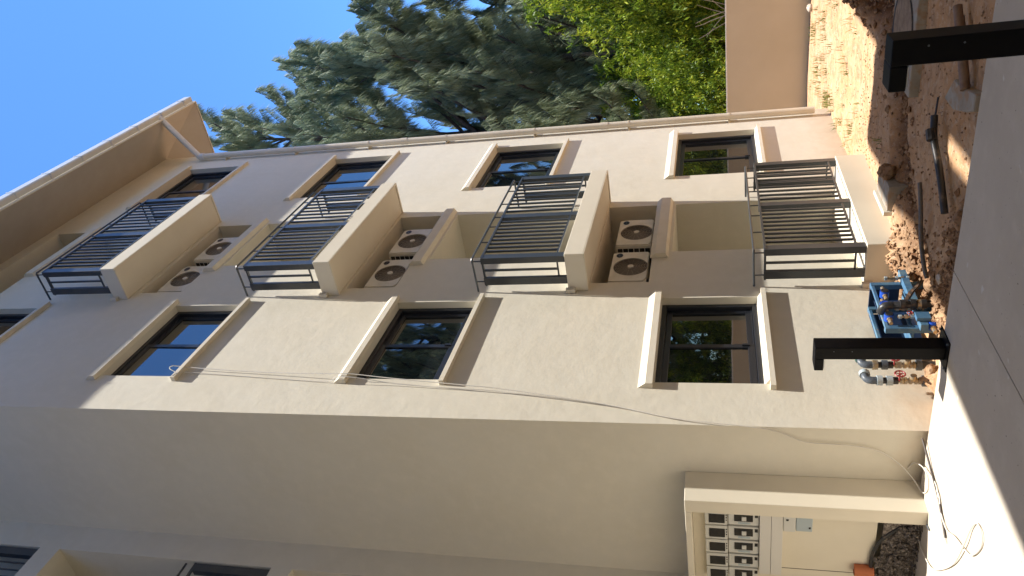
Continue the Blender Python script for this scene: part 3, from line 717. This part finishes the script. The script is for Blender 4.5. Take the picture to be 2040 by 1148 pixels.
# ------------------------------------------------------------------ water pipes by the facade
def riser(x, label, nut):
    t = thing('water_riser', label, 'water pipe', (x, -.15, -.2), 'water risers at the wall foot')
    def q(pts, r, n, m, seg=14): return MB().tube(pts, r, seg).build(n, m, t, origin=(x, -.15, -.2), smooth=True)
    P = lambda z, y=-.15: (x, y, z)
    q([P(-.30), P(-.06)], .034, 'lower_pipe', BLKP)
    q([P(-.085), P(-.045)], .045, 'coupling', GREYP)
    q([P(-.045), P(.20)], .020, 'valve_body', BRASS)
    for z in (-.03, .0, .04, .075, .10): q([P(z-.010), P(z+.010)], .031, 'hex_nut', BRASS, 6)
    q([(x,-.15,.02),(x,-.205,.02)], .024, 'valve_bonnet', BRASS)
    wh = MB().ring((x-.02, -.235, .125), .038, .0065, 'Y', 18, 6); 
    for a in range(5):
        an = a*1.2566; wh.tube([(x-.02,-.235,.125),(x-.02+.038*math.cos(an),-.235,.125+.038*math.sin(an))], .004, 4)
    wh.tube([(x-.02,-.16,.125),(x-.02,-.24,.125)], .007, 6).build('handwheel', REDV, t, origin=(x, -.15, -.2), smooth=True)
    q([P(.13), P(.17)], .030, 'black_sleeve', BLKP); q([P(.17), P(.215)], .040, 'union_nut', PALEP if nut is WHITE else GREYP)
    q([P(.215), P(.245)], .026, 'upper_pipe', BLKP); q([P(.245), P(.285)], .041, 'top_nut', nut if nut is not WHITE else PALEP)
    q(smooth_path([P(.285), P(.325), (x+.012,-.15,.35), (x+.035,-.155,.365), (x+.075,-.16,.365)], 4), .031, 'elbow', GREYP)
    q([(x+.055,-.158,.366),(x+.09,-.16,.366)], .042, 'elbow_nut', PALEP if nut is WHITE else GREENP)
riser(.425, 'water riser with pale nuts and red wheel, standing nearest the building corner', WHITE)
riser(.635, 'water riser with teal nut and red wheel, beside the bollard', BRASS)
t = thing('water_pipe', 'thick black sleeved water pipe rising before the blue rack', 'water pipe', (1.07, -.5, -.25))
def q(pts, r, n, m, seg=14, par=t, org=(1.07,-.5,-.25)): return MB().tube(pts, r, seg).build(n, m, par, origin=org, smooth=True)
q([(1.0,-.52,-.34),(1.0,-.50,.10),(1.02,-.49,.12)], .030, 'pipe', BLKP)
for z in (-.22, -.14, -.06, .02): q([(1.0,-.512,z-.02),(1.0,-.51,z+.02)], .040, 'sleeve', BLKP)
q([(1.0,-.505,-.12),(1.0,-.505,-.09)], .042, 'brass_ring', BRASS)
q(smooth_path([(1.0,-.50,.10),(1.0,-.49,.16),(1.02,-.42,.18)], 4), .033, 'elbow', BLKP)
# blue rack
BLUE_SHADE = mat('shaded_dark_blue_sheet', (.008, .025, .07), .55)  # dark blue deepened so the rack's inside shade sits in the colour
rk = thing('blue_rack', 'chipped blue steel rack half sunk in soil between pipes and balcony', 'rack', (1.2, -.3, -.2))
org = (1.2, -.3, -.2)
def bx(*a, n='frame_bar', m=BLUE): return MB().box(*a).build(n, m, rk, origin=org, bevel=.003, seg=1)
for x in (.80, 1.12, 1.50):
    bx(x, x+.05, -.40, -.35, -.26, .175, n='post')
for x in (.80, 1.50): bx(x, x+.05, -.14, -.09, -.26, .175, n='post')
bx(.76, 1.66, -.462, -.402, -.135, -.075); bx(.852, 1.498, -.398, -.37, .145, .173); bx(.852, 1.498, -.135, -.10, .145, .173)
bx(1.172, 1.498, -.345, -.145, -.11, -.09, n='shelf'); bx(.852, 1.118, -.345, -.145, -.06, -.04, n='shelf')
bx(.85, 1.50, -.088, -.075, -.20, .17, n='back_sheet', m=BLUE_SHADE); bx(1.551, 1.565, -.35, -.12, -.08, .17, n='side_sheet', m=BLUE_SHADE); bx(.855, 1.115, -.33, -.32, -.03, .14, n='inner_sheet', m=BLUE_SHADE); bx(1.175, 1.495, -.24, -.23, -.08, .14, n='inner_sheet', m=BLUE_SHADE)
bx(.802, .90, -.50, -.465, -.16, -.05, n='bracket')
for k, (x, z, lab) in enumerate(((1.30, .10, 'blue water meter on the rack, nearest the balcony'), (1.10, .135, 'blue water meter on the rack beside the black pipe'), (.93, .13, 'blue water meter on the rack behind the bollard'), (.80, -.17, 'blue round cap low behind the bollard'))):
    m_ = thing('water_meter', lab, 'water meter', (x, -.43, z), 'blue water meters on the rack')
    MB().tube([(0,-.03,0),(0,.03,0)], .038, 16).build('dial_housing', BLUEP, m_, smooth=True)
    MB().tube([(0,-.038,0),(0,-.0305,0)], .030, 16).build('dial_cover', BLUEP if k % 2 else BLKP, m_, smooth=True)
    MB().tube([(-.05,0,.0),(-.10,0,.0)], .016, 8).tube([(.05,0,.0),(.10,0,.0)], .016, 8).tube([(-.05,0,0),(.05,0,0)], .022, 8).build('brass_union', BRASS, m_, smooth=True)
for k, (x, lab) in enumerate(((1.02, 'brass valve string hanging on the rack by the black pipe'), (.90, 'brass valve string hanging on the rack next to the bollard'), (1.53, 'brass fitting string at the far post of the rack'))):
    v = thing('valve_string', lab, 'valves', (x, -.45, -.05), 'brass valve strings on the rack')
    MB().tube([(0,0,-.10),(0,0,.12)], .011, 8).build('pipe', BRASS, v, smooth=True)
    for i in range(5): MB().tube([(0,0,-.09+i*.045),(0,0,-.068+i*.045)], .019, 6).build('hex_nut', BRASS if i % 2 else PALEP, v)
    if k < 2: MB().ring((0,-.04,.03), .02, .005, 'Y', 12, 5).tube([(0,-.04,.03),(0,0,.03)], .005, 5).build('handwheel', REDV, v, smooth=True)

# ------------------------------------------------------------------ cables, rod and litter on the pavement
fc = [(.56,-.05,7.10),(.60,-.07,7.20),(.66,-.06,7.20),(.672,-.035,7.05),(.655,-.03,6.8),(.60,-.03,6.0),(.535,-.075,5.17),(.53,-.075,5.0),(.487,-.065,4.6),(.40,-.06,3.8),(.36,-.05,3.4),(.21,-.03,2.5),(.05,-.02,1.87),(-.012,-.015,1.37),(-.02,.02,1.1),(-.02,.125,.876),(-.018,.145,.70),(-.018,.155,.5),(-.02,.20,.32),(-.03,.31,.17),(-.08,.43,.06),(-.16,.48,.012),(-.25,.37,.008),(-.23,.27,.008),(-.15,.23,.03),(-.03,.30,.06),(-.012,.38,.09)]
sp_ = [(.49,-.055,7.10),(.56,-.05,7.05),(.60,-.012,6.85),(.49,-.012,5.4),(.485,-.07,5.17),(.48,-.07,4.95),(.44,-.02,4.4),(.36,-.02,3.42),(.215,-.015,2.5),(.06,-.01,1.87)]
cb = MB().tube(smooth_path(fc, 5), .0046, 6).tube(smooth_path(sp_, 5), .0038, 6)
tag(cb.build('hanging_cable', CABLE, smooth=True), 'thin white cable hanging from the third-floor sill down round the building corner', 'cable')
gc = [(-.28,.155),(-.40,.17),(-.51,.155),(-.61,.217),(-.76,.227),(-.925,.11),(-1.09,.03),(-1.23,-.07),(-1.32,-.25),(-1.295,-.34),(-1.20,-.32),(-1.142,-.21),(-1.108,-.02),(-1.005,.268),(-.83,.546),(-.64,.775),(-.47,.873),(-.31,.903),(-.157,.893)]
cb = MB().tube(smooth_path([(x, y, .009+.004*(i % 2)+(.012 if i == 12 else 0)) for i, (x, y) in enumerate(gc)], 5), .0052, 6)
cb.tube(smooth_path([(-.15,.232,.02),(-.27,.19,.012),(-.42,.14,.01),(-.55,.19,.012),(-.70,.27,.01),(-.79,.33,.01)], 5), .005, 6)
tag(cb.build('loose_cable', CABLE, smooth=True), 'white cable looping across the sunlit pavement from the meter surround', 'cable')
tag(MB().tube([(-.04,.04,.03),(-.26,.13,.012),(-.54,.18,.010),(-.765,.30,.010)], .009, 6).build('metal_rod', ROD), 'thin dark rod lying on the pavement beside the white cable', 'rod')
tag(MB().tube([(-.36,.62,.006),(-.43,.60,.006)], .007, 6).build('pen', GREYP), 'short grey offcut lying on the pavement before the meter surround', 'offcut')

# ------------------------------------------------------------------ things lying on the soil
def gz(x, y): return dirt_h(x, y)[0]
mh = thing('manhole', 'square concrete manhole with a round lid, partly behind the near bollard', 'manhole', (2.6, -2.35, -.12))
MB().box(2.14, 3.02, -2.78, -1.90, -.5, -.115).build('frame', CONC2, mh, origin=(2.6,-2.35,-.12), bevel=.01)
MB().tube([(2.58,-2.34,-.116),(2.58,-2.34,-.108)], .36, 40).build('lid', mat('lid_concrete', (.30, .22, .155), .9, bump=[(25, .8, .01)], vary=[((.20, .14, .095), 12, .4, .65)]), mh, origin=(2.6,-2.35,-.12))
MB().ring((2.58,-2.34,-.112), .375, .010, 'Z', 40, 5).build('lid_rim', BLKP, mh, origin=(2.6,-2.35,-.12))
ic = thing('inspection_cover', 'small pale concrete cover slab beside the lowest balcony', 'cover', (2.72, -.66, -.12))
MB().box(2.47, 3.0, -.92, -.66, -.5, -.105).build('slab', CONC2, ic, origin=(2.72,-.66,-.12), bevel=.008)
MB().box(2.46, 3.0, -.655, -.61, -.5, -.075).build('kerb', SMOOTHC, ic, origin=(2.72,-.66,-.12), bevel=.006)
tag(MB().tube([(1.033,-2.892,-.11),(.641,-2.432,-.115)], .030, 14).tube([(1.0,-2.83,-.14),(.60,-2.36,-.14)], .014, 8).build('brown_pipe', WOOD, smooth=True), 'straight brown pipe lying on soil, crossing behind the near bollard', 'pipe')
pl = MB(); pts = [(1.17,-2.21),(.95,-2.44),(.78,-2.44),(.33,-2.50),(.33,-2.36),(.52,-2.29),(.86,-2.20)]
pl.prism([(x*.82+.14, y*.82-.42) for x, y in pts], -.20, -.115)
tag(pl.build('broken_slab', CONC2, bevel=.015), 'broken mud-stained concrete slab piece at the end of the brown pipe', 'slab')
bp = MB().tube(smooth_path([(1.22,-2.06,-.10),(1.13,-1.92,-.09),(1.0,-1.8,-.10),(.85,-1.65,-.11),(.70,-1.49,-.115)], 4), .026, 12)
bp.tube([(1.13,-1.93,-.085),(1.22,-1.90,-.09),(1.33,-1.84,-.12)], .011, 6).tube([(1.16,-1.97,-.07),(1.10,-1.91,-.07)], .035, 8).tube([(1.2,-2.05,-.1),(1.22,-2.2,-.11)], .008, 6)
tag(bp.build('black_pipe', BLKP, smooth=True), 'black polythene pipe with a taped joint lying across the soil', 'pipe')
sh = thing('shovel', 'shovel lying in the dug soil with its dark blade by the blue rack', 'shovel', (1.1, -1.0, -.1))
so = (1.1, -1.0, -.1)
MB().tube(smooth_path([(1.40,-1.43,-.10),(1.27,-1.25,-.10),(1.12,-1.05,-.09),(.98,-.88,-.10),(.93,-.80,-.12)], 3), .017, 10).build('handle', STEELH, sh, origin=so, smooth=True)
bl = MB(); rows = [((.90,-.80),(.03),-.09),((.94,-.72),.075,-.075),((1.02,-.62),.09,-.06),((1.11,-.50),.085,-.06),((1.22,-.38),.03,-.09)]
import itertools
for (c1, w1, z1), (c2, w2, z2) in zip(rows, rows[1:]):
    nx_, ny_ = .80, .60
    A = [(c1[0]+nx_*w1*s_, c1[1]+ny_*w1*s_*.9, z1+.025*s_*s_) for s_ in (-1,0,1)]; B_ = [(c2[0]+nx_*w2*s_, c2[1]+ny_*w2*s_*.9, z2+.025*s_*s_) for s_ in (-1,0,1)]
    for i in range(2):
        bl.poly([A[i], A[i+1], B_[i+1], B_[i]]); bl.poly([(x,y,z-.006) for x,y,z in (A[i], B_[i], B_[i+1], A[i+1])])
bl.build('blade', BLADE, sh, origin=so)
def rock(x, y, r, m, label, name='stone', cat='stone', flat=.7, seed=0, dz=0, group=None):
    import bmesh
    bm = bmesh.new(); bmesh.ops.create_icosphere(bm, subdivisions=3, radius=1)
    sv = Vector((seed*3.1, seed*1.7, 0)); ax = [random.uniform(.75, 1.2) for _ in range(2)]
    for v in bm.verts:
        k = 1+.35*noise.noise(v.co*1.4+sv)+.15*noise.noise(v.co*4+sv)
        v.co = Vector((v.co.x*ax[0], v.co.y*ax[1], v.co.z*flat))*r*k
    me = bpy.data.meshes.new(name); bm.to_mesh(me); bm.free(); me.materials.append(m)
    me.polygons.foreach_set('use_smooth', [True]*len(me.polygons))
    o = bpy.data.objects.new(name, me); COL.objects.link(o); o.location = (x, y, gz(x, y)+r*flat*.45+dz)
    return tag(o, label, cat, group)
rock(.75, -.90, .036, STONE, 'white rounded stone beside the shovel neck', seed=1)
rock(.41, -1.15, .045, CLOD, 'brown stone at the pavement edge beyond the shovel', seed=2)
rock(1.33, -.50, .075, CLOD, 'orange clod leaning on the blue rack', 'clay_clod', 'clod', seed=3)
rock(2.15, -.24, .07, STONE, 'pale clod at the foot of the lowest balcony', 'clay_clod', 'clod', seed=4)
rock(2.72, -.97, .10, CLOD, 'large round clod on the end of the concrete cover', 'clay_clod', 'clod', seed=5, flat=.8)
rock(2.61, -1.72, .05, STONE, 'pale stone near the lamp head of the near bollard', seed=6)
rock(2.68, -1.36, .055, STONE, 'long whitish stone on the dug soil', seed=7, flat=.4)
rock(.56, -1.50, .075, CLOD, 'pale brown clod near the black pipe end', 'clay_clod', 'clod', seed=8)
rock(1.45, -1.08, .05, CLOD, 'orange clod next to the shovel handle', 'clay_clod', 'clod', seed=9)
rock(.46, -.22, .06, CLOD, 'orange clod at the foot of the riser nearest the corner', 'clay_clod', 'clod', seed=10)
rock(1.75, -.16, .06, CLOD, 'clod wedged between balcony base and blue rack', 'clay_clod', 'clod', seed=11)
rock(10.7, -.9, .09, STONE, 'whitish stone against the boundary wall foot', seed=12)
# crumbs of clay everywhere: uncountable
def crumbs():
    import bmesh
    V = []; Fc = []
    rg = random.Random(5)
    def add(x, y, r):
        n0 = len(V); z = gz(x, y)+r*.25
        for d in ((1,0,0),(-1,0,0),(0,1,0),(0,-1,0),(0,0,.8),(0,0,-.8),(.6,.6,.4),(-.6,.5,.4)):
            V.append((x+d[0]*r*rg.uniform(.6,1.25), y+d[1]*r*rg.uniform(.6,1.25), z+d[2]*r*rg.uniform(.6,1.2)))
        for f in ((0,6,4),(6,2,4),(2,7,4),(7,1,4),(1,3,4),(3,0,4),(2,0,5),(1,2,5),(3,1,5),(0,3,5),(0,2,6),(2,1,7)): Fc.append(tuple(n0+i for i in f))
    for k in range(2300):
        i = rg.randrange(len(TRENCH)-1); u = rg.random(); a, c = TRENCH[i], TRENCH[i+1]
        add(a[0]*(1-u)+c[0]*u+rg.gauss(0,.2), a[1]*(1-u)+c[1]*u+rg.gauss(0,.16), rg.choice((.006,.009,.012,.018,.026,.038)))
    for k in range(1300):
        i = rg.randrange(len(TR2)-1); u = rg.random(); a, c = TR2[i], TR2[i+1]
        add(max(.0,a[0]*(1-u)+c[0]*u+rg.gauss(0,.15)), a[1]*(1-u)+c[1]*u+rg.gauss(0,.16), rg.choice((.006,.009,.012,.02,.032)))
    for k in range(2200): add(rg.uniform(.0, 5), rg.uniform(-3, -.02), rg.choice((.004,.006,.008,.012)))
    for k in range(450): add(rg.uniform(1.5, 2.3), rg.uniform(-.65, -.05), rg.choice((.005,.008,.012,.024)))
    for k in range(700): add(rg.gauss(4.85,.40), rg.gauss(-2.4,.20), rg.choice((.012,.02,.035)))
    for k in range(260): add(rg.uniform(4.4,11), rg.uniform(-1.6,-.02), rg.choice((.005,.008,.011)))
    me = bpy.data.meshes.new('clay_crumbs'); me.from_pydata(V, [], Fc); me.materials.append(CLOD)
    o = bpy.data.objects.new('clay_crumbs', me); COL.objects.link(o); tag(o, 'scattered crumbs of orange and dark clay over the dug yard soil', 'soil crumbs', kind='stuff')
crumbs()
def weeds():
    rg = random.Random(9); V = []; Fc = []; tn = []
    spots = [(rg.uniform(5.0, 10.5), rg.uniform(-1.9, .4) if rg.random() < .7 else rg.uniform(-.5, .2)) for _ in range(70)]+[(rg.uniform(7.3, 8.2), rg.uniform(-.3, .05)) for _ in range(10)]+[(4.9, -.08), (3.6, -.95), (5.8, -.06), (6.6, -.05)]
    for x, y in spots:
        if x < WB and y > -.03: continue
        t0 = rg.random()
        for k in range(rg.randint(5, 14)):
            bx_, by_ = x+rg.gauss(0,.05), y+rg.gauss(0,.05); z = gz(bx_, by_); h = rg.uniform(.03,.13); a = rg.random()*6.28; ln = rg.uniform(.2,1.0)*h
            n0 = len(V); w_ = .005; ca, sa = math.cos(a), math.sin(a)
            V += [(bx_-sa*w_,by_+ca*w_,z),(bx_+sa*w_,by_-ca*w_,z),(bx_+ca*ln*.4+sa*w_*.7,by_+sa*ln*.4-ca*w_*.7,z+h*.6),(bx_+ca*ln*.4-sa*w_*.7,by_+sa*ln*.4+ca*w_*.7,z+h*.6),(bx_+ca*ln,by_+sa*ln,z+h)]
            Fc += [(n0,n0+1,n0+2,n0+3),(n0+3,n0+2,n0+4)]; tn += [min(1,max(0,t0+rg.gauss(0,.15)))]*5
    me = bpy.data.meshes.new('weeds'); me.from_pydata(V, [], Fc); me.materials.append(GRASS)
    at = me.attributes.new('tone', 'FLOAT', 'POINT'); at.data.foreach_set('value', tn)
    o = bpy.data.objects.new('weeds', me); COL.objects.link(o); tag(o, 'sparse green weeds and grass tufts on the sunlit orange soil', 'weeds', kind='stuff')
weeds()
